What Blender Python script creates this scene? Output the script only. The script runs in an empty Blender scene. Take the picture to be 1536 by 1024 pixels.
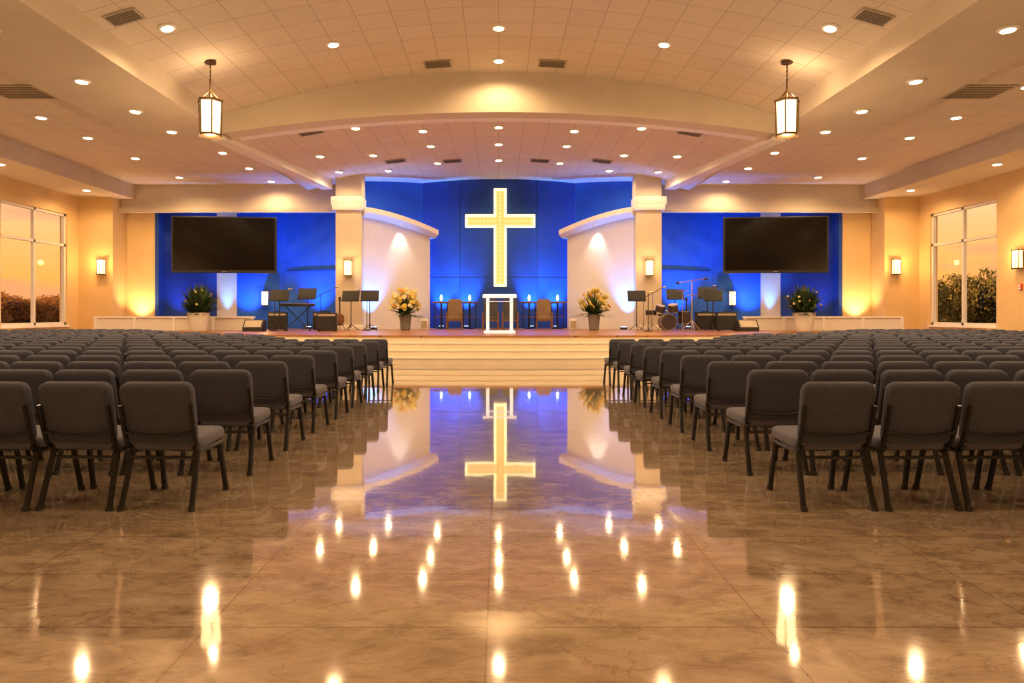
import bpy, bmesh, math, random
from mathutils import Vector, Matrix, Euler, noise
random.seed(7)
S = bpy.context.scene
S.view_settings.view_transform = 'Standard'

# ------------------------------------------------------------ materials
def new_mat(name):
    m = bpy.data.materials.new(name); m.use_nodes = True
    nt = m.node_tree
    return m, nt, nt.nodes['Principled BSDF']

def mat(name, col, rough=0.6, metal=0.0, em=None, es=0.0, var=0.0, vscale=8.0, bump=0.0, bscale=60.0, spec=None, nosample=False):
    m, nt, p = new_mat(name)
    p.inputs['Base Color'].default_value = (*col, 1)
    p.inputs['Roughness'].default_value = rough
    p.inputs['Metallic'].default_value = metal
    if spec is not None: p.inputs['Specular IOR Level'].default_value = spec
    if em:
        p.inputs['Emission Color'].default_value = (*em, 1)
        p.inputs['Emission Strength'].default_value = es
    tc = nt.nodes.new('ShaderNodeTexCoord')
    if var > 0:
        n = nt.nodes.new('ShaderNodeTexNoise'); n.inputs['Scale'].default_value = vscale; n.inputs['Detail'].default_value = 5
        nt.links.new(tc.outputs['Object'], n.inputs['Vector'])
        r = nt.nodes.new('ShaderNodeValToRGB')
        r.color_ramp.elements[0].position = 0.3; r.color_ramp.elements[1].position = 0.7
        r.color_ramp.elements[0].color = (*[c*(1-var) for c in col], 1)
        r.color_ramp.elements[1].color = (*[min(1, c*(1+var)) for c in col], 1)
        nt.links.new(n.outputs['Fac'], r.inputs['Fac']); nt.links.new(r.outputs['Color'], p.inputs['Base Color'])
    if bump > 0:
        n2 = nt.nodes.new('ShaderNodeTexNoise'); n2.inputs['Scale'].default_value = bscale
        nt.links.new(tc.outputs['Object'], n2.inputs['Vector'])
        b = nt.nodes.new('ShaderNodeBump'); b.inputs['Strength'].default_value = bump; b.inputs['Distance'].default_value = 0.01
        nt.links.new(n2.outputs['Fac'], b.inputs['Height']); nt.links.new(b.outputs['Normal'], p.inputs['Normal'])
    if nosample: m.cycles.emission_sampling = 'NONE'
    return m

def tile_ceiling_mat():
    m, nt, p = new_mat('acoustic_tile')
    tc = nt.nodes.new('ShaderNodeTexCoord')
    br = nt.nodes.new('ShaderNodeTexBrick')
    br.offset = 0.0; br.squash = 1.0
    br.inputs['Color1'].default_value = (0.78, 0.69, 0.60, 1)
    br.inputs['Color2'].default_value = (0.74, 0.655, 0.565, 1)
    br.inputs['Mortar'].default_value = (0.55, 0.47, 0.39, 1)
    br.inputs['Scale'].default_value = 1.0
    br.inputs['Brick Width'].default_value = 0.80; br.inputs['Row Height'].default_value = 0.80
    br.inputs['Mortar Size'].default_value = 0.013; br.inputs['Mortar Smooth'].default_value = 0.1
    nt.links.new(tc.outputs['Object'], br.inputs['Vector'])
    n = nt.nodes.new('ShaderNodeTexNoise'); n.inputs['Scale'].default_value = 25; n.inputs['Detail'].default_value = 6
    nt.links.new(tc.outputs['Object'], n.inputs['Vector'])
    mx = nt.nodes.new('ShaderNodeMixRGB'); mx.blend_type = 'MULTIPLY'; mx.inputs['Fac'].default_value = 0.25
    nt.links.new(br.outputs['Color'], mx.inputs['Color1']); nt.links.new(n.outputs['Fac'], mx.inputs['Color2'])
    nt.links.new(mx.outputs['Color'], p.inputs['Base Color'])
    p.inputs['Roughness'].default_value = 0.85
    return m

def marble_floor_mat():
    m, nt, p = new_mat('polished_marble')
    L = nt.links
    tc = nt.nodes.new('ShaderNodeTexCoord')
    mp = nt.nodes.new('ShaderNodeMapping'); mp.inputs['Location'].default_value = (0.05, 0.07, 0)
    L.new(tc.outputs['Object'], mp.inputs['Vector'])
    br = nt.nodes.new('ShaderNodeTexBrick'); br.offset = 0.0
    br.inputs['Color1'].default_value = (1, 1, 1, 1); br.inputs['Color2'].default_value = (0.88, 0.87, 0.86, 1)
    br.inputs['Mortar'].default_value = (0.5, 0.42, 0.34, 1)
    br.inputs['Scale'].default_value = 1.0
    br.inputs['Brick Width'].default_value = 1.2; br.inputs['Row Height'].default_value = 0.6
    br.inputs['Mortar Size'].default_value = 0.0045; br.inputs['Mortar Smooth'].default_value = 0.0
    L.new(mp.outputs['Vector'], br.inputs['Vector'])
    mp2 = nt.nodes.new('ShaderNodeMapping'); mp2.inputs['Rotation'].default_value = (0, 0, .6); mp2.inputs['Scale'].default_value = (1, 2.0, 1)
    L.new(tc.outputs['Object'], mp2.inputs['Vector'])
    n1 = nt.nodes.new('ShaderNodeTexNoise'); n1.inputs['Scale'].default_value = 3.2; n1.inputs['Detail'].default_value = 12
    n1.inputs['Roughness'].default_value = 0.72; n1.inputs['Distortion'].default_value = 0.5
    L.new(mp2.outputs['Vector'], n1.inputs['Vector'])
    r1 = nt.nodes.new('ShaderNodeValToRGB')
    e = r1.color_ramp.elements
    e[0].position = 0.32; e[0].color = (0.24, 0.17, 0.12, 1)
    e[1].position = 0.68; e[1].color = (0.52, 0.43, 0.34, 1)
    x = e.new(0.5); x.color = (0.39, 0.30, 0.22, 1)
    L.new(n1.outputs['Fac'], r1.inputs['Fac'])
    n2 = nt.nodes.new('ShaderNodeTexNoise'); n2.inputs['Scale'].default_value = 1.5; n2.inputs['Detail'].default_value = 14
    n2.inputs['Roughness'].default_value = 0.62; n2.inputs['Distortion'].default_value = 0.6
    L.new(mp2.outputs['Vector'], n2.inputs['Vector'])
    r2 = nt.nodes.new('ShaderNodeValToRGB'); e = r2.color_ramp.elements
    e[0].position = 0.484; e[0].color = (1, 1, 1, 1); e[1].position = 0.516; e[1].color = (1, 1, 1, 1)
    v = e.new(0.5); v.color = (0.46, 0.33, 0.23, 1)
    L.new(n2.outputs['Fac'], r2.inputs['Fac'])
    m1 = nt.nodes.new('ShaderNodeMixRGB'); m1.blend_type = 'MULTIPLY'; m1.inputs['Fac'].default_value = 0.48
    L.new(r1.outputs['Color'], m1.inputs['Color1']); L.new(r2.outputs['Color'], m1.inputs['Color2'])
    m2 = nt.nodes.new('ShaderNodeMixRGB'); m2.blend_type = 'MULTIPLY'; m2.inputs['Fac'].default_value = 0.8
    L.new(m1.outputs['Color'], m2.inputs['Color1']); L.new(br.outputs['Color'], m2.inputs['Color2'])
    L.new(m2.outputs['Color'], p.inputs['Base Color'])
    p.inputs['Roughness'].default_value = 0.06
    p.inputs['IOR'].default_value = 2.0
    p.inputs['Coat Weight'].default_value = 0.8; p.inputs['Coat Roughness'].default_value = 0.02; p.inputs['Coat IOR'].default_value = 1.8
    n3 = nt.nodes.new('ShaderNodeTexNoise'); n3.inputs['Scale'].default_value = 3.0; n3.inputs['Detail'].default_value = 2
    L.new(tc.outputs['Object'], n3.inputs['Vector'])
    bp = nt.nodes.new('ShaderNodeBump'); bp.inputs['Strength'].default_value = 0.05; bp.inputs['Distance'].default_value = 0.01
    L.new(n3.outputs['Fac'], bp.inputs['Height']); L.new(bp.outputs['Normal'], p.inputs['Normal'])
    L.new(bp.outputs['Normal'], p.inputs['Coat Normal'])
    return m

def wood_mat():
    m, nt, p = new_mat('stage_wood')
    tc = nt.nodes.new('ShaderNodeTexCoord')
    br = nt.nodes.new('ShaderNodeTexBrick')
    br.inputs['Color1'].default_value = (0.40, 0.18, 0.065, 1); br.inputs['Color2'].default_value = (0.30, 0.13, 0.045, 1)
    br.inputs['Mortar'].default_value = (0.12, 0.05, 0.02, 1); br.inputs['Scale'].default_value = 1
    br.inputs['Brick Width'].default_value = 1.4; br.inputs['Row Height'].default_value = 0.12; br.inputs['Mortar Size'].default_value = 0.003
    nt.links.new(tc.outputs['Object'], br.inputs['Vector']); nt.links.new(br.outputs['Color'], p.inputs['Base Color'])
    p.inputs['Roughness'].default_value = 0.3
    return m

M = {}
M['tile'] = tile_ceiling_mat()
M['floor'] = marble_floor_mat()
M['wood'] = wood_mat()
M['plaster'] = mat('plaster_cream', (0.61, 0.54, 0.45), 0.75, var=0.04, vscale=1.5)
M['plaster_warm'] = mat('plaster_tan', (0.66, 0.47, 0.23), 0.75, var=0.05, vscale=1.2)
M['white'] = mat('white_paint', (0.80, 0.78, 0.75), 0.5, var=0.03)
M['wingwhite'] = mat('wing_white', (0.72, 0.70, 0.68), 0.6, var=0.03)
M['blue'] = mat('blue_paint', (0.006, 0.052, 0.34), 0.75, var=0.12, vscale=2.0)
M['blue_lit'] = mat('blue_paint_lit', (0.010, 0.11, 0.60), 0.75, var=0.1, vscale=2.0)  # same blue wall, uplight wash put into a brighter colour
M['fabric'] = mat('grey_fabric', (0.066, 0.076, 0.125), 0.95, var=0.18, vscale=60, bump=0.4, bscale=350)
M['seatfabric_lit'] = mat('grey_fabric_lit_seat', (0.12, 0.125, 0.18), 0.95, var=0.18, vscale=60, bump=0.4, bscale=350)  # chair fabric made paler, light on the seat tops put into its colour
M['black'] = mat('black_metal', (0.012, 0.012, 0.014), 0.35, metal=0.3, var=0.1)
M['blackplastic'] = mat('black_plastic', (0.015, 0.015, 0.017), 0.5, var=0.1)
M['screen'] = mat('screen_glass', (0.003, 0.003, 0.004), 0.12, var=0.1)
M['bronze'] = mat('bronze', (0.10, 0.06, 0.03), 0.4, metal=0.8, var=0.1)
M['chrome'] = mat('chrome', (0.6, 0.6, 0.6), 0.2, metal=1.0, var=0.05)
M['brass'] = mat('brass', (0.75, 0.5, 0.18), 0.3, metal=1.0, var=0.05)
M['bulb'] = mat('downlight_lens', (1, .9, .7), 0.5, em=(1, 0.80, 0.46), es=14, nosample=True)
M['lantern'] = mat('lantern_glass', (1, .9, .7), 0.5, em=(1, 0.70, 0.32), es=3.0)
M['sconce'] = mat('sconce_glass', (1, .9, .7), 0.5, em=(1, 0.60, 0.20), es=3.2)
M['crossrim'] = mat('cross_rim_light', (.2, .18, .12), 0.5, em=(1, 0.78, 0.36), es=2.1)
M['crossin'] = mat('cross_inner_light', (.3, .2, .06), 0.5, em=(1, 0.58, 0.15), es=1.1)
M['crossbulb'] = mat('cross_bulb', (.2, .18, .12), 0.5, em=(1, 0.78, 0.36), es=1.25, nosample=True)
M['cream'] = mat('step_cream', (0.80, 0.73, 0.61), 0.4, var=0.04, vscale=3)
M['vent'] = mat('vent_metal', (0.45, 0.39, 0.32), 0.6, var=0.1)
M['ventdark'] = mat('vent_dark', (0.12, 0.095, 0.07), 0.7, var=0.1)
M['seam'] = mat('blue_seam', (0.004, 0.03, 0.16), 0.7, var=0.1)
M['leaf'] = mat('leaf_green', (0.06, 0.13, 0.03), 0.55, var=0.4, vscale=9)
M['leafdark'] = mat('leaf_dark', (0.025, 0.05, 0.025), 0.6, var=0.3, vscale=9)
M['flower'] = mat('petal_yellow', (0.66, 0.50, 0.10), 0.7, var=0.15, vscale=20)
M['flowerw'] = mat('petal_cream', (0.70, 0.64, 0.38), 0.7, var=0.1, vscale=20)
M['flowero'] = mat('petal_orange', (0.6, 0.28, 0.06), 0.7, var=0.1, vscale=20)
M['vase'] = mat('vase_grey', (0.22, 0.21, 0.21), 0.35, var=0.1)
M['planter'] = mat('planter_white', (0.80, 0.79, 0.78), 0.4, var=0.04)
M['lit_acrylic'] = mat('lit_acrylic', (0.85, 0.86, 0.9), 0.3, em=(0.85, 0.92, 1.0), es=0.55, var=0.02)
M['chairtan'] = mat('upholstery_tan', (0.20, 0.13, 0.08), 0.8, var=0.1)
M['chairdark'] = mat('upholstery_dark', (0.05, 0.05, 0.06), 0.8, var=0.1)
M['woodtop'] = mat('table_wood', (0.18, 0.08, 0.04), 0.4, var=0.25, vscale=14)
M['drumred'] = mat('drum_shell', (0.05, 0.04, 0.045), 0.25, var=0.2)
M['drumhead'] = mat('drum_head', (0.45, 0.43, 0.42), 0.5, var=0.05)
M['red'] = mat('alarm_red', (0.6, 0.03, 0.02), 0.4, var=0.05)
M['frame'] = mat('window_frame', (0.70, 0.66, 0.60), 0.5, var=0.03)
M['bark'] = mat('bark', (0.08, 0.05, 0.03), 0.9, var=0.3)
M['treeleaf'] = mat('tree_leaves', (0.20, 0.17, 0.03), 0.8, var=0.5, vscale=0.8)
M['treefar'] = mat('far_tree_leaves', (0.34, 0.16, 0.04), 0.9, var=0.4, vscale=0.5)
M['grass'] = mat('grass', (0.20, 0.13, 0.04), 0.95, var=0.4, vscale=0.3)
M['asphalt'] = mat('asphalt', (0.25, 0.22, 0.2), 0.8, var=0.1, vscale=2)
M['cool'] = mat('uplight_lens', (0.5, .7, 1), 0.5, em=(0.25, 0.5, 1.0), es=8, nosample=True)
M['candle'] = mat('candle_lamp', (0.8, .9, 1), 0.5, em=(0.55, 0.75, 1.0), es=3, nosample=True)
g, nt, p = new_mat('clear_glass')
for n in list(nt.nodes): nt.nodes.remove(n)
o = nt.nodes.new('ShaderNodeOutputMaterial'); a = nt.nodes.new('ShaderNodeBsdfTransparent'); b = nt.nodes.new('ShaderNodeBsdfGlossy')
b.inputs['Roughness'].default_value = 0.03; mx = nt.nodes.new('ShaderNodeMixShader'); mx.inputs[0].default_value = 0.015
nt.links.new(a.outputs[0], mx.inputs[1]); nt.links.new(b.outputs[0], mx.inputs[2]); nt.links.new(mx.outputs[0], o.inputs[0])
M['glass'] = g

# ------------------------------------------------------------ builder
class Bd:
    def __init__(s): s.bm = bmesh.new(); s.mats = []
    def mi(s, k):
        if k not in s.mats: s.mats.append(k)
        return s.mats.index(k)
    def merge(s, t, k, mtx=None):
        i = s.mi(k)
        for f in t.faces: f.material_index = i
        if mtx is not None: bmesh.ops.transform(t, matrix=mtx, verts=t.verts)
        me = bpy.data.meshes.new('tmp'); t.to_mesh(me); t.free()
        s.bm.from_mesh(me); bpy.data.meshes.remove(me)
    def box(s, c, sz, k, rot=(0, 0, 0), bev=0, seg=2):
        t = bmesh.new(); bmesh.ops.create_cube(t, size=1)
        bmesh.ops.scale(t, vec=sz, verts=t.verts)
        if bev: bmesh.ops.bevel(t, geom=list(t.edges), offset=bev, segments=seg, affect='EDGES', profile=0.6)
        s.merge(t, k, Matrix.Translation(c) @ Euler(rot).to_matrix().to_4x4())
    def bb(s, x0, x1, y0, y1, z0, z1, k, bev=0):
        s.box(((x0+x1)/2, (y0+y1)/2, (z0+z1)/2), (abs(x1-x0), abs(y1-y0), abs(z1-z0)), k, bev=bev)
    def cyl(s, p1, p2, r1, k, r2=None, seg=12):
        if r2 is None: r2 = r1
        p1 = Vector(p1); p2 = Vector(p2); d = p2-p1
        t = bmesh.new(); bmesh.ops.create_cone(t, cap_ends=True, segments=seg, radius1=r1, radius2=r2, depth=d.length)
        s.merge(t, k, Matrix.Translation((p1+p2)/2) @ d.to_track_quat('Z', 'Y').to_matrix().to_4x4())
    def tube(s, pts, r, k, seg=8):
        for a, b in zip(pts[:-1], pts[1:]): s.cyl(a, b, r, k, seg=seg)
        for a in pts[1:-1]: s.sph(a, r*1.0, k, u=8, v=6)
    def sph(s, c, r, k, sc=(1, 1, 1), u=12, v=8, rot=(0, 0, 0)):
        t = bmesh.new(); bmesh.ops.create_uvsphere(t, u_segments=u, v_segments=v, radius=r)
        s.merge(t, k, Matrix.Translation(c) @ Euler(rot).to_matrix().to_4x4() @ Matrix.Diagonal((*sc, 1)))
    def lathe(s, prof, c, k, seg=24, rot=(0, 0, 0)):
        t = bmesh.new(); rings = []
        for r, z in prof:
            rings.append([t.verts.new((r*math.cos(2*math.pi*i/seg), r*math.sin(2*math.pi*i/seg), z)) for i in range(seg)])
        for a, b in zip(rings[:-1], rings[1:]):
            for i in range(seg): t.faces.new((a[i], a[(i+1) % seg], b[(i+1) % seg], b[i]))
        t.faces.new(rings[0][::-1]); t.faces.new(rings[-1])
        s.merge(t, k, Matrix.Translation(c) @ Euler(rot).to_matrix().to_4x4())
    def pad(s, w, h, th, rc, k, mtx, fn=None, soft=0.025):
        def outline(ins):
            pts = []; W = w/2-ins; H = h/2-ins; r = max(rc-ins, 0.005)
            for cx, cz, a0 in ((W-r, H-r, 0), (-W+r, H-r, 90), (-W+r, -H+r, 180), (W-r, -H+r, 270)):
                for j in range(5):
                    a = math.radians(a0+j*22.5); pts.append((cx+r*math.cos(a), cz+r*math.sin(a)))
            return pts
        t = bmesh.new(); loops = []
        for off, ins in ((-.5, soft*2.6), (-.47, soft*1.1), (-.38, soft*.35), (-.2, 0), (.2, 0), (.38, soft*.35), (.47, soft*1.1), (.5, soft*2.6)):
            loops.append([t.verts.new((x, off*th, z)) for x, z in outline(ins)])
        for a, b in zip(loops[:-1], loops[1:]):
            n = len(a)
            for i in range(n): t.faces.new((a[i], a[(i+1) % n], b[(i+1) % n], b[i]))
        t.faces.new(loops[0][::-1]); t.faces.new(loops[-1])
        bmesh.ops.recalc_face_normals(t, faces=t.faces)
        if fn:
            for v in t.verts: v.co = Vector(fn(v.co))
        s.merge(t, k, mtx)
    def prism(s, pts, z0, z1, kside, ktop):
        t = bmesh.new(); a = [t.verts.new((x, y, z0)) for x, y in pts]; b = [t.verts.new((x, y, z1)) for x, y in pts]
        n = len(pts)
        for i in range(n): t.faces.new((a[i], a[(i+1) % n], b[(i+1) % n], b[i]))
        s.merge(t, kside)
        t = bmesh.new(); t.faces.new([t.verts.new((x, y, z1)) for x, y in pts]); s.merge(t, ktop)
    def quad(s, pts, k):
        t = bmesh.new(); t.faces.new([t.verts.new(p) for p in pts]); s.merge(t, k)
    def mesh(s, name, smooth=True, ang=35):
        me = bpy.data.meshes.new(name)
        s.bm.normal_update(); s.bm.to_mesh(me); s.bm.free()
        for k in s.mats: me.materials.append(M[k])
        if smooth:
            me.polygons.foreach_set('use_smooth', [True]*len(me.polygons))
            me.set_sharp_from_angle(angle=math.radians(ang))
        return me
    def obj(s, name, loc=(0, 0, 0), rot=0.0, smooth=True, ang=35):
        return place(s.mesh(name, smooth, ang), name, loc, rot)

def place(me, name, loc=(0, 0, 0), rot=0.0, sc=1.0):
    o = bpy.data.objects.new(name, me); S.collection.objects.link(o)
    o.location = loc; o.rotation_euler = (0, 0, rot) if not isinstance(rot, tuple) else rot
    o.scale = (sc, sc, sc)
    return o

def lamp(name, kind, loc, power, col, size=0.08, cone=150, blend=0.5, target=None):
    l = bpy.data.lights.new(name, kind); l.energy = power; l.color = col
    l.shadow_soft_size = size
    if kind == 'SPOT': l.spot_size = math.radians(cone); l.spot_blend = blend
    o = bpy.data.objects.new(name, l); S.collection.objects.link(o); o.location = loc
    if target is not None:
        o.rotation_euler = (Vector(target)-Vector(loc)).to_track_quat('-Z', 'Y').to_euler()
    return o

WARM = (1.0, 0.63, 0.30)
YB = -6.0; XW = 17.0; DA = 19.3; ST = 0.75

# ------------------------------------------------------------ floor
b = Bd(); b.bb(-XW-.3, XW+.3, YB, 31.5, -0.2, 0, 'floor'); b.obj('floor', smooth=False)

# ------------------------------------------------------------ ceiling
def zmain(x): return 8.2-1.2*(x/7.8)**2
def zarch(x): return 7.07-0.60*(abs(x)/7.8)**2
def zstage(x): return 7.4-0.0156*x*x
b = Bd()
N = 36
xs = [-7.8+15.6*i/N for i in range(N+1)]
def sheet(fn, y0, y1, k):
    t = bmesh.new()
    A = [t.verts.new((x, y0, fn(x))) for x in xs]; B = [t.verts.new((x, y1, fn(x))) for x in xs]
    for i in range(N): t.faces.new((A[i], A[i+1], B[i+1], B[i]))
    b.merge(t, k)
sheet(zmain, YB, DA+.1, 'tile')
sheet(zstage, DA+.5, 31, 'tile')
for s in (-1, 1):
    b.quad([(s*7.8, YB, 6.7), (s*15.2, YB, 6.7), (s*15.2, 31, 6.7), (s*7.8, 31, 6.7)], 'tile')
    b.quad([(s*7.8, DA, 6.4), (s*7.8, 31, 6.4), (s*7.8, 31, 6.75), (s*7.8, DA, 6.75)], 'plaster')
b.obj('ceiling', ang=30)
b = Bd(); b.bb(-XW-.3, XW+.3, YB-.3, 31.5, 8.6, 8.8, 'plaster'); b.obj('ceiling_roof_deck', smooth=False)
b = Bd(); t = bmesh.new()
y0, y1 = DA, DA+.6
q = []
for x in xs: q.append([t.verts.new(v) for v in ((x, y0, zarch(x)), (x, y0, 8.5), (x, y1, 8.5), (x, y1, zarch(x)))])
for a, c in zip(q[:-1], q[1:]):
    for j in range(4): t.faces.new((a[j], a[(j+1) % 4], c[(j+1) % 4], c[j]))
b.merge(t, 'plaster')
t = bmesh.new(); q = []
for x in xs: q.append([t.verts.new(v) for v in ((x, y1, zarch(x)-.0), (x, y1, zarch(x)+.10), (x, y1+.35, zarch(x)+.10), (x, y1+.35, zarch(x)))])
for a, c in zip(q[:-1], q[1:]):
    for j in range(4): t.faces.new((a[j], a[(j+1) % 4], c[(j+1) % 4], c[j]))
b.merge(t, 'white')  # white strip added to paint the lit line behind the arch
b.obj('trim_1', ang=30)
tn = 2
for s in (-1, 1):
    b = Bd(); b.bb(s*7.8, s*10.4, YB, DA+.6, 6.45, 7.6, 'plaster'); b.obj('trim_%d' % tn, smooth=False); tn += 1
    b = Bd(); b.bb(s*15.0, s*17.0, YB, 28.2, 6.1, 6.95, 'plaster'); b.obj('trim_%d' % tn, smooth=False); tn += 1
    b = Bd(); b.bb(s*6.6, s*17.0, 28.2, 28.5, 5.62, 6.72, 'plaster')
    b.bb(s*6.6, s*17.0, 28.05, 28.2, 5.55, 5.75, 'plaster'); b.obj('trim_%d' % tn, smooth=False); tn += 1
    b = Bd(); t = bmesh.new()
    A = Vector((s*7.85, DA+.3, 0)); C = Vector((s*6.65, 27.3, 0)); n = Vector((s*1, 0.15, 0))*.42
    vs = []
    for P in (A, C):
        vs.append([t.verts.new(P+Vector((0, 0, 6.35))), t.verts.new(P+n+Vector((0, 0, 6.35))), t.verts.new(P+n+Vector((0, 0, 7.0))), t.verts.new(P+Vector((0, 0, 7.0)))])
    for j in range(4): t.faces.new((vs[0][j], vs[0][(j+1) % 4], vs[1][(j+1) % 4], vs[1][j]))
    t.faces.new(vs[0]); t.faces.new(vs[1][::-1])
    bmesh.ops.recalc_face_normals(t, faces=t.faces)
    b.merge(t, 'white'); b.obj('trim_%d' % tn, smooth=False); tn += 1

# ------------------------------------------------------------ walls
win_spans = [(-3.5, 0.1), (3.2, 6.8), (9.9, 13.5), (16.6, 20.2), (23.3, 26.9)]
WZ0, WZ1 = 0.95, 5.3
wc = 1
def window(nm, s, ya, yb):
    w = Bd(); xo = s*(XW+.12); f = .1
    for z in (WZ0+f/2, WZ1-f/2, 4.07): w.bb(xo-.06, xo+.06, ya, yb, z-f/2, z+f/2, 'frame')
    for y in (ya+f/2, (ya+yb)/2, yb-f/2): w.bb(xo-.06, xo+.06, y-f/2, y+f/2, WZ0, WZ1, 'frame')
    w.bb(s*(XW-.08), s*(XW+.2), ya-.06, yb+.06, WZ0-.08, WZ0, 'white')
    w.quad([(xo, ya, WZ0), (xo, yb, WZ0), (xo, yb, WZ1), (xo, ya, WZ1)], 'glass')
    return w.obj(nm, smooth=False)
for s, side in ((-1, 'left'), (1, 'right')):
    b = Bd(); xa, xb = s*XW, s*(XW+.3)
    b.bb(xa, xb, YB, 29, 0, WZ0-.08, 'plaster_warm'); b.bb(xa, xb, YB, 29, WZ1, 8.6, 'plaster_warm')
    e = [YB]
    for a, c in win_spans: e += [a, c]
    e.append(29)
    for i in range(0, len(e), 2): b.bb(xa, xb, e[i], e[i+1], WZ0-.08, WZ1, 'plaster_warm')
    b.obj('wall_'+side, smooth=False)
    for a, c in win_spans: window('window_%d' % wc, s, a, c); wc += 1
    b = Bd(); b.bb(s*(XW-.03), s*XW, YB, 23.1, 0, .14, 'white'); b.obj('baseboard_'+side, smooth=False)
b = Bd(); b.bb(-XW, XW, YB-.3, YB, 0, 8.6, 'plaster_warm'); b.obj('wall_rear', smooth=False)

def wallseg(b, p, q, z0, z1, k, th=.15):
    p = Vector((p[0], p[1], 0)); q = Vector((q[0], q[1], 0)); d = q-p
    c = (p+q)/2; ang = math.atan2(d.y, d.x); nrm = Vector((-math.sin(ang), math.cos(ang), 0))
    if nrm.y < 0: nrm = -nrm
    c = c+nrm*th/2
    b.box((c.x, c.y, (z0+z1)/2), (d.length, th, z1-z0), k, rot=(0, 0, ang))
b = Bd()
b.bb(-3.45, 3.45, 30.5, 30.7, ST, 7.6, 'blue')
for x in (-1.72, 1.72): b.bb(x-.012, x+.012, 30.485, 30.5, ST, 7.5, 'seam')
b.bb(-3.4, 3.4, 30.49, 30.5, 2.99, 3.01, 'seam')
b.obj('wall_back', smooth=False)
for s, nm in ((-1, 'wall_alcove_left'), (1, 'wall_alcove_right')):
    b = Bd()
    wallseg(b, (s*3.4, 30.5), (s*5.9, 28.2), ST, 7.5, 'blue_lit')
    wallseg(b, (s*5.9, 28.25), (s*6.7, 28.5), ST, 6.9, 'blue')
    wallseg(b, (s*6.3, 28.45), (s*9.3, 29.8), ST, 6.7, 'blue_lit')
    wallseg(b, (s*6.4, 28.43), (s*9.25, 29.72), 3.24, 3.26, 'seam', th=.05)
    wallseg(b, (s*9.3, 29.8), (s*11.2, 29.2), ST, 6.7, 'blue_lit')
    wallseg(b, (s*11.2, 29.2), (s*12.3, 29.8), ST, 6.7, 'wingwhite')  # white panel paints an uplight's vertical beam into the wall colour
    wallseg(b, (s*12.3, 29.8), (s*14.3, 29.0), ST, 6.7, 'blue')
    b.bb(s*14.3, s*17.0, 28.55, 28.8, ST, 6.2, 'plaster_warm')
    b.bb(s*14.2, s*14.35, 28.5, 29.5, ST, 6.2, 'blue')
    b.bb(s*15.6, s*17.0, 27.6, 28.6, ST, 6.2, 'plaster_warm')
    b.obj(nm, smooth=False)
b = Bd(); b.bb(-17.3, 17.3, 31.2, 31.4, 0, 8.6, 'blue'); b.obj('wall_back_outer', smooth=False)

for s in (-1, 1):
    b = Bd()
    def cx(t): return (s*(5.55-2.45*t), 27.45+2.25*t)
    def cz(t): return 5.62-.54*t**1.7
    n = 20; t_ = bmesh.new(); q = []
    for i in range(n+1):
        t = i/n; x, y = cx(t); z = cz(t)-.15
        q.append([t_.verts.new(v) for v in ((x, y, ST), (x, y, z), (x-s*.1, y+.12, z), (x-s*.1, y+.12, ST))])
    for a, c in zip(q[:-1], q[1:]):
        for j in range(4): t_.faces.new((a[j], a[(j+1) % 4], c[(j+1) % 4], c[j]))
    t_.faces.new(q[-1]); t_.faces.new(q[0][::-1])
    bmesh.ops.recalc_face_normals(t_, faces=t_.faces); b.merge(t_, 'wingwhite')
    t_ = bmesh.new(); q = []
    for i in range(n+1):
        t = i/n*1.08; x, y = cx(t); z = cz(t)
        f = Vector((-s*.30, -.33, 0)); bk = Vector((s*.12, .14, 0)); P = Vector((x, y, z))
        q.append([t_.verts.new(v) for v in (P+bk, P+f, P+f+Vector((0, 0, -.2)), P+f*.5+Vector((0, 0, -.34)), P+bk+Vector((0, 0, -.34)))])
    for a, c in zip(q[:-1], q[1:]):
        for j in range(5): t_.faces.new((a[j], a[(j+1) % 5], c[(j+1) % 5], c[j]))
    t_.faces.new(q[-1]); t_.faces.new(q[0][::-1])
    bmesh.ops.recalc_face_normals(t_, faces=t_.faces); b.merge(t_, 'white')
    b.obj('wall_wing_'+('left' if s < 0 else 'right'), ang=25)
    b = Bd(); b.bb(s*5.45, s*6.50, 27.2, 27.9, ST, 7.3, 'plaster', bev=.02)
    b.bb(s*5.40, s*6.62, 27.08, 28.0, 5.50, 5.72, 'white', bev=.03)
    b.bb(s*5.43, s*6.68, 27.12, 28.0, 5.72, 6.05, 'white', bev=.03)
    b.bb(s*5.40, s*6.56, 27.14, 28.0, ST, ST+.18, 'white', bev=.02)
    b.obj('column')

# ------------------------------------------------------------ stage
half = [(0, 19.4), (2, 19.45), (4, 19.65), (5.6, 19.98), (7, 20.5), (8.2, 21.3), (9.0, 22.2), (9.6, 23.2), (10.3, 24.2), (16.97, 24.3)]
def outline(off):
    P = [Vector((x, y)) for x, y in half]; R = []
    for i, p_ in enumerate(P):
        a = P[max(i-1, 0)]; c = P[min(i+1, len(P)-1)]; d = (c-a).normalized(); nn = Vector((d.y, -d.x))
        if i == 0 or i == len(P)-1: nn = Vector((0, -1))
        R.append(p_+nn*off)
    L = [Vector((-r.x, r.y)) for r in R[1:]][::-1]
    return [(v.x, v.y) for v in L+R]+([(16.97, 28), (-16.97, 28)] if off > 0 else [(16.97, 31.1), (-16.97, 31.1)])
b = Bd()
b.prism(outline(0), ST-.1875, ST-.05, 'cream', 'wood')
b.prism(outline(.03), ST-.05, ST-.001, 'wood', 'wood')
b.prism(outline(0), ST-.01, ST, 'wood', 'wood')
for i in (1, 2, 3):
    zt = ST-.1875*i
    b.prism(outline(.33*i), zt-.1875+.0, zt-.035, 'cream', 'cream')
    b.prism(outline(.33*i+.025), zt-.035, zt, 'white', 'cream')
b.obj('stage_platform', smooth=False)
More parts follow.
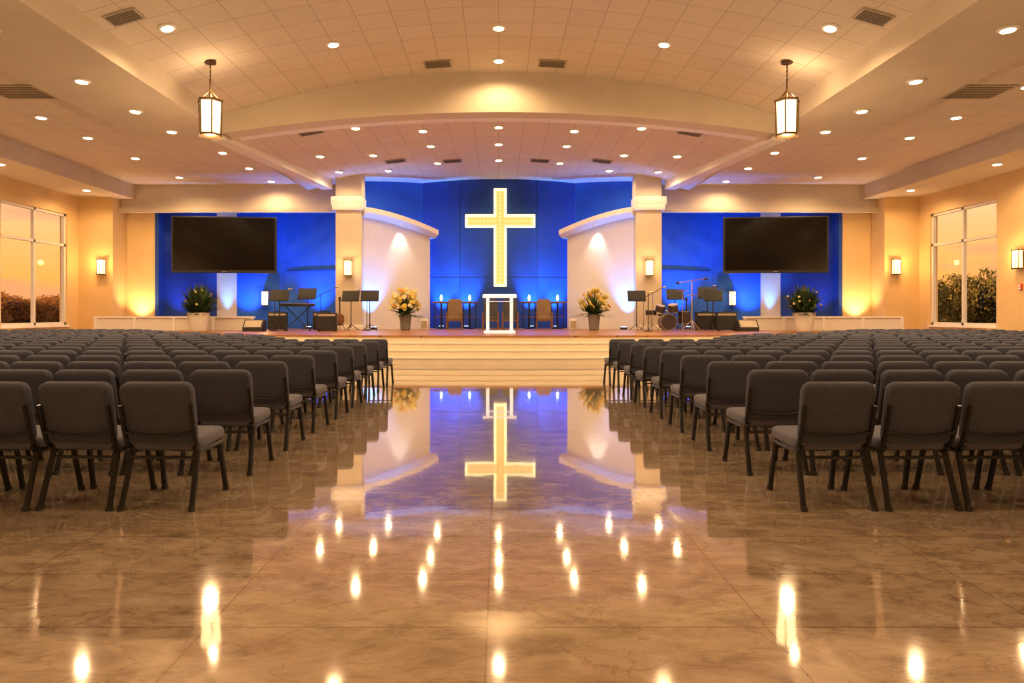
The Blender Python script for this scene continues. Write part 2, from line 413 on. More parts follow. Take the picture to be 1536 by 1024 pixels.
for s in (-1, 1):
    b = Bd(); b.bb(s*9.4, s*15.4, 26.1, 26.2, ST, 1.22, 'wingwhite'); b.bb(s*9.35, s*15.45, 26.05, 26.25, 1.22, 1.28, 'white')
    for i in range(5): b.bb(s*(9.4+1.5*i)-.05, s*(9.4+1.5*i)+.05, 26.04, 26.1, ST, 1.22, 'white')
    b.obj('low_partition', smooth=False)

# ------------------------------------------------------------ cross
b = Bd(); X0 = 0.07; yf = 30.40
def crosspts(g):
    a = .27-g
    return [(-a, 2.61+g), (a, 2.61+g), (a, 5.22+g), (1.54-g, 5.22+g), (1.54-g, 5.78-g), (a, 5.78-g), (a, 6.93-g), (-a, 6.93-g), (-a, 5.78-g), (-1.54+g, 5.78-g), (-1.54+g, 5.22+g), (-a, 5.22+g)]
def crossbody(g, ya, yb, k):
    t = bmesh.new(); P = crosspts(g)
    A = [t.verts.new((x, ya, z)) for x, z in P]; C = [t.verts.new((x, yb, z)) for x, z in P]
    for i in range(12): t.faces.new((A[i], A[(i+1) % 12], C[(i+1) % 12], C[i]))
    t.faces.new(A); t.faces.new(C[::-1]); bmesh.ops.recalc_face_normals(t, faces=t.faces); b.merge(t, k)
crossbody(0.03, -.1, .08, 'crossin')
P = crosspts(.04)
for i in range(12):
    a, c = P[i], P[(i+1) % 12]
    b.box(((a[0]+c[0])/2, -.09, (a[1]+c[1])/2), (abs(c[0]-a[0])+.11, .14, abs(c[1]-a[1])+.11), 'crossrim', bev=.02, seg=1)
zz = 2.80
while zz < 6.85: b.sph((0, -.11, zz), .036, 'crossbulb', u=8, v=6); zz += .17
xx = -1.36
while xx < 1.4:
    if abs(xx) > .2: b.sph((xx, -.11, 5.5), .036, 'crossbulb', u=8, v=6)
    xx += .16
b.obj('illuminated_cross', (X0, yf, 0))

# ------------------------------------------------------------ downlights
b = Bd()
b.lathe([(.0005, 0), (.18, 0), (.18, -.015), (.15, -.03), (.0005, -.03)], (0, 0, 0), 'white', seg=20)
b.lathe([(.0005, -.025), (.125, -.025), (.115, -.042), (.06, -.052), (.0005, -.055)], (0, 0, 0), 'bulb', seg=20)
dme = b.mesh('recessed_downlight')
spots = []
for s in (-1, 1):
    for x, y in ((4.0, 16.5), (6.85, 14.1), (4.0, 10.5), (6.85, 8), (4.0, 4.5), (6.85, 2)): spots.append((s*x, y, zmain(x), 1.0))
    for x, y in ((2.45, 22.1), (4.4, 21), (2.4, 24.1), (4.5, 24.5), (6.15, 23.5), (2.4, 26.8), (4.4, 27.2), (6.1, 26.1)): spots.append((s*x, y, zstage(x), .6))
    for y in (4.5, 8.5, 12.2, 14.9, 17.1, 19.0): spots.append((s*9.1, y, 6.45, 1.0))
    for y in (22.5, 24.9, 27.3): spots.append((s*9.1, y, 6.7, .8))
    for y in (3, 8, 12.5, 16, 18.5, 20.6, 23.3, 26.5): spots.append((s*12.4, y, 6.7, 1.0))
    for y in (6, 13, 21.5, 26): spots.append((s*15.7, y, 6.1, .8))
for y in (18.4, 16.3, 12, 8, 4): spots.append((0, y, zmain(0), 1.0))
for y in (22, 24.2, 26.7): spots.append((0, y, zstage(0), .6))
for x, y, z, pw in spots:
    o = place(dme, 'recessed_downlight', (x, y, z-.004))
    if abs(x) > 1 and y < DA and abs(x) < 7.5: o.rotation_euler = (0, math.atan(2*1.2*x/7.8**2), 0)
    l = lamp('lamp', 'SPOT', (0, 0, -.12), 225*pw, WARM, size=.07, cone=165, blend=.6); l.parent = o

# ------------------------------------------------------------ vents
b = Bd(); b.bb(-.38, .38, -.26, .26, -.02, 0, 'vent')
for i in range(7): b.bb(-.33, .33, -.22+.066*i, -.19+.066*i, -.028, -.02, 'ventdark')
vme = b.mesh('ceiling_vent', smooth=False)
for x, y, z in ((-1.65, 18.5, zmain(1.65)), (1.45, 18.5, zmain(1.45)), (-5.7, 20.7, zstage(5.7)), (5.8, 20.7, zstage(5.8)), (-3.9, 25.8, zstage(3.9)), (3.9, 25.8, zstage(3.9)), (-1.8, 26.6, zstage(1.8)), (1.6, 26.6, zstage(1.6))):
    a = math.atan(2*(1.2/7.8**2 if y < DA else .0156)*x)
    place(vme, 'ceiling_vent', (x, y, z-.012), (0, a, 0))
for s in (-1, 1):
    o = place(vme, 'ceiling_vent', (s*7.3, 13.3, zmain(7.3)-.012), (0, s*math.atan(2*1.2*7.3/7.8**2), 0)); o.scale = (.85, .85, 1)
    o = place(vme, 'ceiling_vent', (s*11.5, 16.4, 6.69)); o.scale = (1.7, 1.9, 1)

# ------------------------------------------------------------ pendants
b = Bd()
b.cyl((0, 0, 0), (0, 0, -.05), .13, 'bronze', seg=16)
for i in range(14): b.box((0, 0, -.08-.05*i), (.03 if i % 2 else .012, .012 if i % 2 else .03, .055), 'bronze')
b.cyl((0, 0, -.4), (0, 0, -.85), .02, 'bronze')
for a in range(6):
    A = math.radians(60*a)
    b.cyl((0, 0, -.68), (.24*math.cos(A), .24*math.sin(A), -.93), .012, 'bronze', seg=6)
    b.cyl((.27*math.cos(A), .27*math.sin(A), -.92), (.25*math.cos(A), .25*math.sin(A), -1.78), .017, 'bronze', seg=6)
b.lathe([(.24, -.96), (.30, -.96), (.30, -.91), (.24, -.91)], (0, 0, 0), 'bronze', seg=6)
b.lathe([(.22, -1.76), (.275, -1.76), (.275, -1.71), (.22, -1.71)], (0, 0, 0), 'bronze', seg=6)
b.lathe([(.22, -1.74), (.255, -.93)], (0, 0, 0), 'lantern', seg=6)
pme = b.mesh('pendant_lantern', ang=20)
for s in (-1, 1):
    for y in (16.05, 8.5, 1):
        o = place(pme, 'pendant_lantern', (s*6.78, y, zmain(6.78)))
        l = lamp('lamp', 'POINT', (0, 0, -1.95), 160, WARM, size=.12); l.parent = o
        l = lamp('lamp_up', 'POINT', (.12, -.12, -.75), 40, WARM, size=.06); l.parent = o

# ------------------------------------------------------------ wall sconces
b = Bd()
b.box((0, -.03, 0), (.24, .06, .5), 'bronze', bev=.01)
b.box((0, -.13, 0), (.26, .16, .56), 'sconce', bev=.02)
for x in (-.13, .13): b.box((x, -.21, 0), (.02, .02, .66), 'bronze')
for z in (-.3, .3): b.box((0, -.13, z), (.30, .19, .03), 'bronze')
b.box((0, -.215, 0), (.02, .015, .6), 'bronze')
sme = b.mesh('wall_sconce', smooth=False)
def sconce(x, y, z, rot=0, pw=40):
    o = place(sme, 'wall_sconce', (x, y, z), rot)
    l = lamp('lamp', 'POINT', (0, -.42, .15), pw, (1, .52, .17), size=.1); l.parent = o
for s in (-1, 1):
    sconce(s*5.98, 27.2, 3.2, pw=35)
    sconce(s*16.0, 27.6, 3.27, pw=60)
    sconce(s*17.0, 22.2, 3.15, rot=math.radians(-90*s), pw=55)
    sconce(s*17.0, 15.0, 3.15, rot=math.radians(-90*s), pw=55)
    sconce(s*17.0, 8.3, 3.15, rot=math.radians(-90*s), pw=55)
    sconce(s*10.1, 29.5, 2.05, rot=-s*math.radians(17.5), pw=25)

b = Bd(); b.box((0, 0, 0), (.05, .14, .2), 'red', bev=.01); b.cyl((-.02, 0, .04), (-.06, 0, .04), .04, 'white')
b.box((-.03, 0, -.05), (.03, .1, .05), 'white'); b.obj('fire_alarm', (16.975, 22.2, 2.25))

# ------------------------------------------------------------ TV screens
b = Bd()
b.box((0, 0, 0), (4.15, .10, 2.3), 'blackplastic', bev=.02); b.box((0, -.055, .03), (4.0, .015, 2.12), 'screen')
b.box((0, -.055, -1.09), (.2, .02, .03), 'chrome')
b.box((0, .15, 0), (.9, .2, .9), 'blackplastic', bev=.02)
for x in (-.3, .3): b.cyl((x, .2, 0), (x, 1.5, 0), .05, 'black')
tme = b.mesh('wall_television', smooth=False)
place(tme, 'wall_television', (-11.2, 27.9, 4.2), math.radians(6))
place(tme, 'wall_television', (11.3, 27.9, 4.2), math.radians(-6))

# ------------------------------------------------------------ chair
b = Bd()
tilt = math.radians(13)
mtx = Matrix.Translation((0, -.235, .665)) @ Euler((tilt, 0, 0)).to_matrix().to_4x4()
b.pad(.50, .44, .08, .065, 'fabric', mtx, fn=lambda c: (c.x*(1+.14*c.z), c.y-.25*c.x*c.x+.05*(c.z**2), c.z))
mtx = Matrix.Translation((0, .035, .445)) @ Euler((math.radians(-88), 0, 0)).to_matrix().to_4x4()
b.pad(.51, .50, .09, .09, 'seatfabric_lit', mtx, fn=lambda c: (c.x*(1-.12*c.z*1), c.y, c.z))
b.box((0, .03, .395), (.40, .38, .02), 'blackplastic')
for s in (-1, 1):
    x = s*.225
    b.tube([(x, -.215, .42), (x+s*.005, -.175, .385), (x+s*.02, -.30, 0.0)], .020, 'black', seg=10)
    b.tube([(x, -.175, .385), (x, .19, .385), (x+s*.012, .275, 0.0)], .020, 'black', seg=10)
    b.tube([(x+s*.006, -.15, .38), (x+s*.018, -.225, .45), (x+s*.018, -.262, .54), (x+s*.018, -.308, .72)], .016, 'black', seg=8)
    b.cyl((x+s*.02, -.302, 0), (x+s*.02, -.298, .03), .024, 'blackplastic')
    b.cyl((x+s*.012, .277, 0), (x+s*.012, .273, .03), .024, 'blackplastic')
b.tube([(-.23, -.20, .345), (.23, -.20, .345)], .012, 'black')
b.tube([(-.23, .2, .345), (.23, .2, .345)], .012, 'black')
b.tube([(-.239, -.262, .53), (-.1, -.27, .505), (.1, -.27, .505), (.239, -.262, .53)], .011, 'black')
cme = b.mesh('upholstered_chair', ang=40)
mins = [2.33]*9+[4.6, 5.1, 5.7, 6.6, 8.1, 9.2, 10.1, 11.0, 11.8]
for k, mn in enumerate(mins):
    y = 4.98+1.03*k; xm = min(15.7, .76*y+2.5)
    for s in (-1, 1):
        x = mn
        while x < xm:
            o = place(cme, 'upholstered_chair', (s*x+random.uniform(-.012, .012), y+random.uniform(-.02, .02), 0), math.radians(random.uniform(-2, 2)+s*2.0))
            x += .558

# ------------------------------------------------------------ podium
b = Bd()
b.box((0, 0, 1.19), (1.08, .5, .07), 'lit_acrylic', rot=(math.radians(8), 0, 0), bev=.012)
for s in (-1, 1): b.box((s*.38, 0, .6), (.10, .34, 1.12), 'lit_acrylic', bev=.01)
b.box((0, 0, .04), (1.0, .5, .08), 'lit_acrylic', bev=.01)
b.box((0, -.16, .62), (.68, .012, 1.06), 'glass')
b.box((0, .05, 1.02), (.7, .25, .02), 'lit_acrylic')
b.obj('podium', (.03, 21.9, ST))

# ------------------------------------------------------------ stage chairs and tables
def armchair(k, nm):
    b = Bd()
    b.pad(.60, .85, .12, .14, k, Matrix.Translation((0, .26, .82)) @ Euler((math.radians(-6), 0, 0)).to_matrix().to_4x4())
    b.box((0, 0, .46), (.56, .56, .14), k, bev=.04)
    for s in (-1, 1):
        b.box((s*.31, -.02, .66), (.07, .5, .05), 'woodtop', bev=.015)
        b.box((s*.31, -.24, .33), (.05, .05, .66), 'woodtop'); b.box((s*.29, .26, .3), (.05, .05, .6), 'woodtop')
    b.box((0, -.25, .38), (.58, .03, .08), 'woodtop')
    return b.mesh(nm)
ame = armchair('chairtan', 'clergy_armchair'); ame2 = armchair('chairdark', 'dark_armchair')
b = Bd()
b.lathe([(.0005, 1.08), (.36, 1.08), (.38, 1.11), (.36, 1.14), (.0005, 1.14)], (0, 0, 0), 'woodtop')
b.cyl((0, 0, .05), (0, 0, 1.1), .04, 'black'); b.lathe([(.22, 0), (.22, .02), (.04, .06), (.0005, .06)], (0, 0, 0), 'black')
for x in (-.26, .26): b.cyl((x, 0, .02), (x, 0, 1.08), .02, 'black')
b.box((0, 0, .5), (.56, .3, .03), 'woodtop')
tbm = b.mesh('cocktail_table')
b = Bd(); b.lathe([(.05, 0), (.06, .02), (.03, .04), (.03, .06)], (0, 0, 0), 'chrome', seg=12); b.lathe([(.035, .06), (.06, .13), (.05, .22), (.02, .3)], (0, 0, 0), 'candle', seg=12)
clm = b.mesh('candle_lamp')
for s in (-1, 1):
    for x in (1.26, 2.46):
        place(tbm, 'cocktail_table', (s*x+.03, 28.9, ST)); place(clm, 'candle_lamp', (s*x+.03, 28.9, ST+1.141))
    place(ame, 'clergy_armchair', (s*1.83+.03, 27.9, ST))
    b = Bd(); b.box((0, 0, .22), (.32, .3, .44), 'planter', bev=.02); b.box((0, -.155, .2), (.24, .01, .3), 'vent'); b.obj('stage_speaker', (s*3.0, 27.6, ST))
place(ame2, 'dark_armchair', (-.33, 27.9, ST)); place(ame2, 'dark_armchair', (.47, 27.9, ST))

# ------------------------------------------------------------ plants
def leaf(b, base, d, ln, w, k, droop=.3):
    d = Vector(d).normalized(); side = d.cross(Vector((0, 0, 1)))
    if side.length < .05: side = Vector((1, 0, 0))
    side.normalize(); t = bmesh.new(); prev = None; base = Vector(base)
    for i, ww in enumerate((.25, 1, .8, .05)):
        f = i/3; P = base+d*ln*f+Vector((0, 0, -droop*ln*f*f))
        a = t.verts.new(P-side*w*ww/2); c = t.verts.new(P+side*w*ww/2)
        if prev: t.faces.new((prev[0], prev[1], c, a))
        prev = (a, c)
    b.merge(t, k)
b = Bd()
b.lathe([(.13, 0), (.17, .03), (.19, .3), (.22, .52), (.20, .54), (.17, .5)], (0, 0, 0), 'vase')
for i in range(150):
    a = random.uniform(0, 6.28); e = random.uniform(.1, 1.5)
    leaf(b, (0, 0, .5), (math.cos(a)*math.cos(e), math.sin(a)*math.cos(e), math.sin(e)), random.uniform(.4, 1.0), random.uniform(.06, .13), 'leaf' if i % 3 else 'leafdark', .25)
for i in range(72):
    a = random.uniform(0, 6.28); e = math.asin(random.uniform(-.45, 1)); r = random.uniform(.6, 1)
    c = Vector((.54*r*math.cos(a)*math.cos(e), .54*r*math.sin(a)*math.cos(e), .93+.58*r*math.sin(e)))
    k = random.choice(['flower', 'flower', 'flowerw', 'flowerw', 'flowero' if i % 4 == 0 else 'flower']); R = random.uniform(.05, .085)
    b.cyl((0, 0, .5), c, .006, 'leaf', seg=5)
    b.sph(c, R*.55, k, u=8, v=6)
    for j in range(7):
        A = j*.9; b.sph(c+Vector((R*.7*math.cos(A), R*.7*math.sin(A)*.6-.01, R*.7*math.sin(A))), R*.5, k, u=6, v=4)
fme = b.mesh('flower_arrangement')
place(fme, 'flower_arrangement', (-3.58, 26.2, ST), 0, 1.12); place(fme, 'flower_arrangement', (3.66, 26.2, ST), 2.0, 1.12)
b = Bd()
b.lathe([(.24, 0), (.26, .03), (.36, .58), (.38, .62), (.34, .62), (.32, .55)], (0, 0, 0), 'planter')
for i in range(400):
    a = random.uniform(0, 6.28); e = random.uniform(.05, 1.5)
    leaf(b, (random.uniform(-.1, .1), random.uniform(-.1, .1), .55), (math.cos(a)*math.cos(e), math.sin(a)*math.cos(e), math.sin(e)), random.uniform(.4, .75)+.5*math.sin(e), random.uniform(.06, .12), 'leafdark' if i % 3 else 'leaf', .12)
for i in range(22):
    a = random.uniform(0, 6.28); e = random.uniform(.1, 1.4); r = random.uniform(.5, .9)
    b.sph((r*.7*math.cos(a)*math.cos(e), r*.7*math.sin(a)*math.cos(e), .75+r*.9*math.sin(e)), .04, random.choice(['flowerw', 'flowero', 'flower']), u=6, v=5)
ppm = b.mesh('potted_plant')
place(ppm, 'potted_plant', (-10.9, 24.8, ST), 0, 1.08); place(ppm, 'potted_plant', (11.1, 24.8, ST), 1.3, 1.08)

# ------------------------------------------------------------ band gear
b = Bd()
for j in range(3):
    A = j*2.094+.5; b.cyl((0, 0, .25), (.3*math.cos(A), .3*math.sin(A), .016), .014, 'black', seg=6)
b.cyl((0, 0, .1), (0, 0, 1.15), .018, 'black')
b.box((0, -.02, 1.28), (.66, .025, .42), 'blackplastic', rot=(math.radians(-18), 0, 0), bev=.01)
b.box((0, -.12, 1.10), (.66, .09, .02), 'blackplastic')
msm = b.mesh('music_stand')
b = Bd()
b.lathe([(.15, 0), (.15, .02), (.02, .04)], (0, 0, 0), 'black'); b.cyl((0, 0, 0), (0, 0, 1.35), .014, 'black')
b.cyl((-.15, 0, 1.2), (.5, -.1, 1.55), .012, 'black'); b.cyl((.5, -.1, 1.55), (.62, -.12, 1.58), .025, 'chrome', r2=.035)
mcm = b.mesh('microphone_stand')
b = Bd()
for j in range(3):
    A = j*2.094+.5; b.cyl((0, 0, .4), (.42*math.cos(A), .42*math.sin(A), .022), .018, 'chrome', seg=6)
b.cyl((0, 0, .1), (0, 0, 1.75), .02, 'chrome'); b.cyl((-.5, 0, 1.72), (.45, -.05, 1.88), .016, 'chrome')
b.sph((-.5, 0, 1.72), .06, 'blackplastic'); b.cyl((.42, -.05, 1.87), (.55, -.06, 1.85), .03, 'blackplastic')
obm = b.mesh('overhead_microphone_boom')
b = Bd()
b.box((0, 0, .3), (.6, .35, .56), 'blackplastic', bev=.02); b.box((0, -.18, .24), (.52, .01, .38), 'blackplastic'); b.box((0, -.18, .50), (.52, .012, .06), 'vent')
for s in (-1, 1):
    for j in (-1, 1): b.cyl((s*.25, j*.12, 0), (s*.25, j*.12, .03), .025, 'black')
b.box((0, 0, .6), (.2, .04, .03), 'black')
apm = b.mesh('guitar_amplifier')
b = Bd()
b.box((0, 0, .95), (1.25, .32, .10), 'blackplastic', bev=.015)
for i in range(26): b.box((-.55+i*.044, -.08, 1.005), (.04, .14, .012), 'drumhead')
for i in range(18): b.box((-.53+i*.0625, -.045, 1.017), (.018, .08, .014), 'blackplastic')
for s in (-1, 1):
    b.cyl((s*.45, -.18, .03), (-s*.45, .1, .9), .018, 'black'); b.cyl((s*.45, -.25, .018), (s*.45, .2, .018), .018, 'black')
kbm = b.mesh('keyboard')
b = Bd()
def drum(c, r, h, rot=(0, 0, 0), shell='drumred'):
    b.lathe([(r, -h/2), (r, h/2)], c, shell, rot=rot)
    b.lathe([(r*.98, h/2), (r*1.03, h/2), (r*1.03, h/2+.02), (r*.97, h/2+.02), (.001, h/2+.01)], c, 'chrome', rot=rot)
    hd = 'drumhead' if h < .4 else 'drumred'
    b.lathe([(r*.001, h/2+.012), (r*.95, h/2+.012), (r*.95, h/2+.022), (.001, h/2+.022)], c, hd, rot=rot)
    b.lathe([(r*.001, -h/2-.022), (r*.95, -h/2-.022), (r*.95, -h/2-.012), (.001, -h/2-.012)], c, hd, rot=rot)
    b.lathe([(r*.98, -h/2-.02), (r*1.03, -h/2-.02), (r*1.03, -h/2), (r*.98, -h/2)], c, 'chrome', rot=rot)
drum((0, 0, .3), .28, .42, (math.radians(90), 0, 0))
drum((-.25, .0, .76), .16, .2, (math.radians(15), math.radians(8), 0)); drum((.2, .0, .78), .17, .22, (math.radians(15), math.radians(-8), 0))
drum((.62, .15, .45), .21, .38); drum((-.5, .3, .62), .19, .14)
for x, y, h in ((-.8, .1, 1.15), (.85, .0, 1.25), (-.55, -.15, 1.35), (.5, -.1, 1.4)):
    b.cyl((x, y, .05), (x, y, h), .012, 'chrome', seg=8)
    for j in range(3): A = j*2.1; b.cyl((x, y, .25), (x+.22*math.cos(A), y+.22*math.sin(A), .01), .01, 'chrome', seg=6)
    b.lathe([(.001, h+.02), (.05, h+.015), (.23, h-.02), (.23, h-.025), (.05, h+.005), (.001, h+.01)], (x, y, 0), 'brass')
for x in (.62-.15, .62+.15): b.cyl((x, .15, 0), (x, .15, .3), .01, 'chrome')
b.cyl((-.5, .3, 0), (-.5, .3, .55), .015, 'chrome')
for s in (-1, 1): b.cyl((s*.22, .1, .2), (s*.33, -.05, .012), .012, 'chrome')
b.cyl((0, 0, .55), (0, 0, .72), .02, 'chrome'); b.cyl((-.2, 0, .68), (.2, 0, .68), .015, 'chrome')
b.lathe([(.15, .5), (.17, .55), (.15, .58)], (0, .75, 0), 'blackplastic'); b.cyl((0, .75, 0), (0, .75, .5), .02, 'chrome')
dkm = b.mesh('drum_kit')
b = Bd()
t = bmesh.new(); P = [(-.25, 0), (.25, 0), (.25, .12), (.0, .42), (-.25, .36)]
A = [t.verts.new((-.35, y, z)) for y, z in P]; C = [t.verts.new((.35, y, z)) for y, z in P]
for i in range(5): t.faces.new((A[i], A[(i+1) % 5], C[(i+1) % 5], C[i]))
t.faces.new(A); t.faces.new(C[::-1]); bmesh.ops.recalc_face_normals(t, faces=t.faces); b.merge(t, 'blackplastic')
b.box((0, .13, .27), (.6, .01, .3), 'vent', rot=(math.radians(40), 0, 0))
wgm = b.mesh('floor_monitor', smooth=False)
b = Bd()
b.pad(.34, .42, .05, .14, 'woodtop', Matrix.Translation((0, 0, .42))); b.box((0, 0, .85), (.05, .03, .6), 'blackplastic'); b.box((0, 0, 1.2), (.09, .025, .16), 'blackplastic', bev=.008)
for s in (-1, 1): b.cyl((0, .12, .5), (s*.2, -.12, .014), .012, 'black'); b.cyl((0, .12, .5), (0, .3, .014), .012, 'black')
b.box((0, 0, .2), (.3, .16, .03), 'black')
gtm = b.mesh('guitar')

def st(me, nm, x, y, rot=0.0, sc=1.0): place(me, nm, (x, y, ST), rot, sc)
st(msm, 'music_stand', -7.83, 24.4, .1); st(msm, 'music_stand', -7.45, 26.6, -.1, 1.1); st(mcm, 'microphone_stand', -6.75, 25.9, .2, 1.05)
st(kbm, 'keyboard', -7.45, 25.3, .12); st(apm, 'guitar_amplifier', -6.15, 24.5, .15, 1.15); st(apm, 'guitar_amplifier', -6.95, 27.0, .1, 1.2)
st(apm, 'guitar_amplifier', -8.6, 26.6, .2, 1.2)
st(msm, 'music_stand', -5.45, 25.2, -.1); st(msm, 'music_stand', -4.7, 24.9, .05); st(gtm, 'guitar', -6.1, 26.2, .2)
st(mcm, 'microphone_stand', -5.0, 25.9, 2.6); st(mcm, 'microphone_stand', -8.4, 25.6, .6)
st(msm, 'music_stand', 5.05, 25.0, -.05); st(dkm, 'drum_kit', 6.35, 25.7, 0, 1.08); st(msm, 'music_stand', 7.05, 27.3, .1, 1.1)
st(obm, 'overhead_microphone_boom', 6.85, 24.2, 0); st(msm, 'music_stand', 8.35, 27.3, -.15, 1.15); st(apm, 'guitar_amplifier', 8.5, 25.5, -.2, 1.2)
st(apm, 'guitar_amplifier', 7.95, 26.3, -.1, 1.2); st(mcm, 'microphone_stand', 9.0, 26.4, 2.9, 1.1); st(mcm, 'microphone_stand', 5.3, 24.2, .3)
st(msm, 'music_stand', 7.75, 24.7, -.2)
st(wgm, 'floor_monitor', -8.8, 24.6, math.radians(180)); st(wgm, 'floor_monitor', 8.95, 24.6, math.radians(180)); st(gtm, 'guitar', 7.4, 26.9, -.2)

# ------------------------------------------------------------ blue uplights
b = Bd(); b.box((0, 0, .05), (.26, .2, .1), 'blackplastic', bev=.015); b.box((0, 0, .105), (.2, .14, .012), 'cool')
ulm = b.mesh('uplight')
BL = (0.02, 0.22, 1.0)
def uplight(x, y, tgt, pw, col, cone=70, z=ST):
    o = place(ulm, 'uplight', (x, y, z))
    l = lamp('lamp', 'SPOT', (x, y, z+.14), pw, col, size=.06, cone=cone, blend=.9, target=tgt)
    l.parent = o; l.matrix_parent_inverse = Matrix.Translation(o.location).inverted()
for s in (-1, 1):
    for x in (1.42, 2.5): uplight(s*x, 29.75, (s*x, 30.5, 2.6), 1500, (.05, .42, 1), 50)
    uplight(s*3.75, 29.85, (s*4.3, 29.8, 6), 1300, BL, 80)
    uplight(s*4.9, 28.75, (s*4.8, 29.3, 6), 1300, BL, 80)
    uplight(s*7.9, 28.3, (s*7.7, 29.2, 5.5), 1300, BL, 85)
    uplight(s*10.6, 28.6, (s*10.5, 29.4, 4.5), 900, BL, 85)
    uplight(s*11.9, 29.0, (s*11.8, 29.6, 5), 500, (.10, .40, 1), 60)
    uplight(s*13.4, 28.6, (s*13.4, 29.5, 4.5), 250, BL, 80)
    uplight(s*5.0, 27.3, (s*5.1, 27.9, 3.6), 1000, (.03, .28, 1), 65)
    uplight(s*14.9, 28.0, (s*14.9, 28.6, 3.5), 480, WARM, 90)
b = Bd(); b.cyl((0, 0, 0), (0, 0, .1), .03, 'white'); b.cyl((0, 0, 0), (0, 0, -.09), .05, 'white'); tkm = b.mesh('accent_spotlight')
for s in (-1, 1):
    o = place(tkm, 'accent_spotlight', (s*4.0, 28.5, 5.12))
    l = lamp('lamp', 'SPOT', (s*4.0, 28.5, 5.0), 110, (1, .88, .7), size=.04, cone=75, blend=.8, target=(s*4.2, 28.85, 3.4))
    l.parent = o; l.matrix_parent_inverse = Matrix.Translation(o.location).inverted()

# ------------------------------------------------------------ outside
b = Bd(); b.bb(-200, -17.4, -60, 220, -.6, -.5, 'grass'); b.bb(17.4, 200, -60, 220, -.6, -.5, 'grass')
b.bb(-34, -26, -60, 200, -.5, -.48, 'asphalt'); b.bb(26, 34, -60, 200, -.5, -.48, 'asphalt'); b.obj('ground', smooth=False)
def tree_mesh(nm, k, h, n):
    b = Bd(); b.cyl((0, 0, -.5), (0, 0, h*.45), .18, 'bark', r2=.1)
    for j in range(5): A = j*1.3; b.cyl((0, 0, h*.3), (1.1*math.cos(A), 1.1*math.sin(A), h*.65), .07, 'bark', r2=.03, seg=6)
    t = bmesh.new(); blobs = [(random.uniform(-1.6, 1.6), random.uniform(-1.6, 1.6), random.uniform(.15, .8)*h, random.uniform(.8, 1.5)) for _ in range(13)]
    for i in range(n):
        bx, by, bz, br_ = random.choice(blobs); v = Vector([random.gauss(0, 1) for _ in range(3)]).normalized()*br_*random.uniform(.6, 1.1)
        c = Vector((bx, by, bz))+v; R = Euler((random.uniform(0, 6), random.uniform(0, 6), 0)).to_matrix(); sz = random.uniform(.08, .2)
        t.faces.new([t.verts.new(c+R @ Vector(q)*sz) for q in ((-1, 0, 0), (0, -.6, 0), (1, 0, 0), (0, .6, 0))])
    b.merge(t, k); return b.mesh(nm, smooth=False)
t1 = tree_mesh('tree', 'treeleaf', 5.2, 5500); t2 = tree_mesh('tree', 'treefar', 5.2, 5000)
for i in range(18):
    o = place(t1, 'tree', (random.uniform(40, 50), 38+i*2.6, -.3), random.uniform(0, 6)); o.scale = (1, 1, random.uniform(.6, 1.1))
for i in range(48):
    o = place(t2, 'tree', (-random.uniform(84, 98), 80+i*2.4, -.3), random.uniform(0, 6)); o.scale = (1.2, 1.2, random.uniform(.95, 1.3))
b = Bd()
for i in range(30): b.bb(-24.1, -24, 0+i*2.5, .1+i*2.5, -.5, .75, 'white')
b.bb(-24.1, -24, 0, 74, .65, .75, 'white'); b.bb(-24.08, -24.02, 0, 74, .2, .28, 'white'); b.obj('fence', smooth=False)
sn = bpy.data.lights.new('sun', 'SUN'); sn.energy = 6.0; sn.color = (1, .52, .2); sn.angle = .02
so = bpy.data.objects.new('sun', sn); S.collection.objects.link(so); so.rotation_euler = Vector((0.0, 1, -.16)).to_track_quat('-Z', 'Y').to_euler()

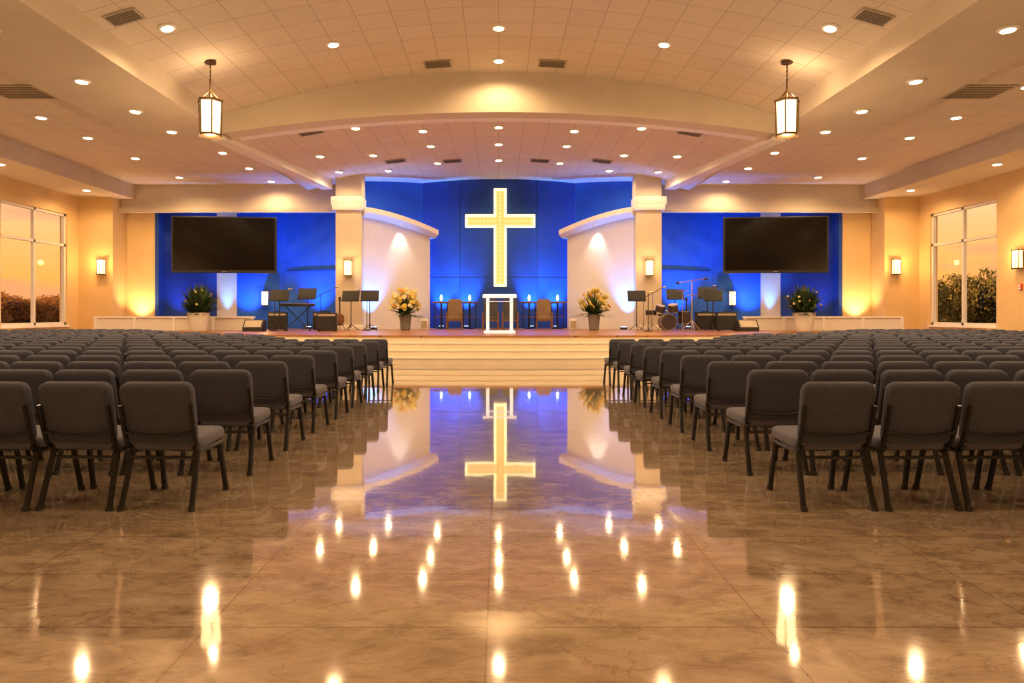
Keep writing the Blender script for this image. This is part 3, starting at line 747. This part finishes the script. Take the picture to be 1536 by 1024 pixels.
# ------------------------------------------------------------ world sunset
W = bpy.data.worlds.new('sunset'); S.world = W; W.use_nodes = True; nt = W.node_tree; L = nt.links
bg = nt.nodes['Background']; tc = nt.nodes.new('ShaderNodeTexCoord')
sp = nt.nodes.new('ShaderNodeSeparateXYZ'); L.new(tc.outputs['Generated'], sp.inputs[0])
r = nt.nodes.new('ShaderNodeValToRGB'); e = r.color_ramp.elements
e[0].position = 0.0; e[0].color = (1.0, 0.34, 0.05, 1); e[1].position = 0.7; e[1].color = (0.20, 0.22, 0.30, 1)
for p_, c in ((.04, (1.0, .42, .08)), (.09, (1.0, .50, .15)), (.15, (1.0, .60, .30)), (.21, (.80, .62, .52)), (.32, (.5, .46, .48))):
    x = e.new(p_); x.color = (*c, 1)
L.new(sp.outputs['Z'], r.inputs['Fac'])
mp = nt.nodes.new('ShaderNodeMapping'); mp.inputs['Scale'].default_value = (3, 3, 22)
L.new(tc.outputs['Generated'], mp.inputs['Vector'])
n = nt.nodes.new('ShaderNodeTexNoise'); n.inputs['Scale'].default_value = 1.8; n.inputs['Detail'].default_value = 8; L.new(mp.outputs['Vector'], n.inputs['Vector'])
r2 = nt.nodes.new('ShaderNodeValToRGB'); r2.color_ramp.elements[0].position = .47; r2.color_ramp.elements[1].position = .62
L.new(n.outputs['Fac'], r2.inputs['Fac'])
mu = nt.nodes.new('ShaderNodeMath'); mu.operation = 'MULTIPLY'; mu.inputs[1].default_value = .7; L.new(r2.outputs['Color'], mu.inputs[0])
mx = nt.nodes.new('ShaderNodeMixRGB'); mx.inputs['Color2'].default_value = (.80, .34, .17, 1)
L.new(mu.outputs[0], mx.inputs['Fac']); L.new(r.outputs['Color'], mx.inputs['Color1']); L.new(mx.outputs['Color'], bg.inputs['Color'])
bg.inputs['Strength'].default_value = 1.2

# ------------------------------------------------------------ camera
cd = bpy.data.cameras.new('camera'); cam = bpy.data.objects.new('camera', cd); S.collection.objects.link(cam)
cam.location = (0, 0, 1.34); cam.rotation_euler = (math.radians(90), 0, 0)
cd.lens = 24; cd.sensor_width = 36; cd.shift_x = 20/1536; cd.shift_y = -40/1536; cd.clip_end = 500
S.camera = cam
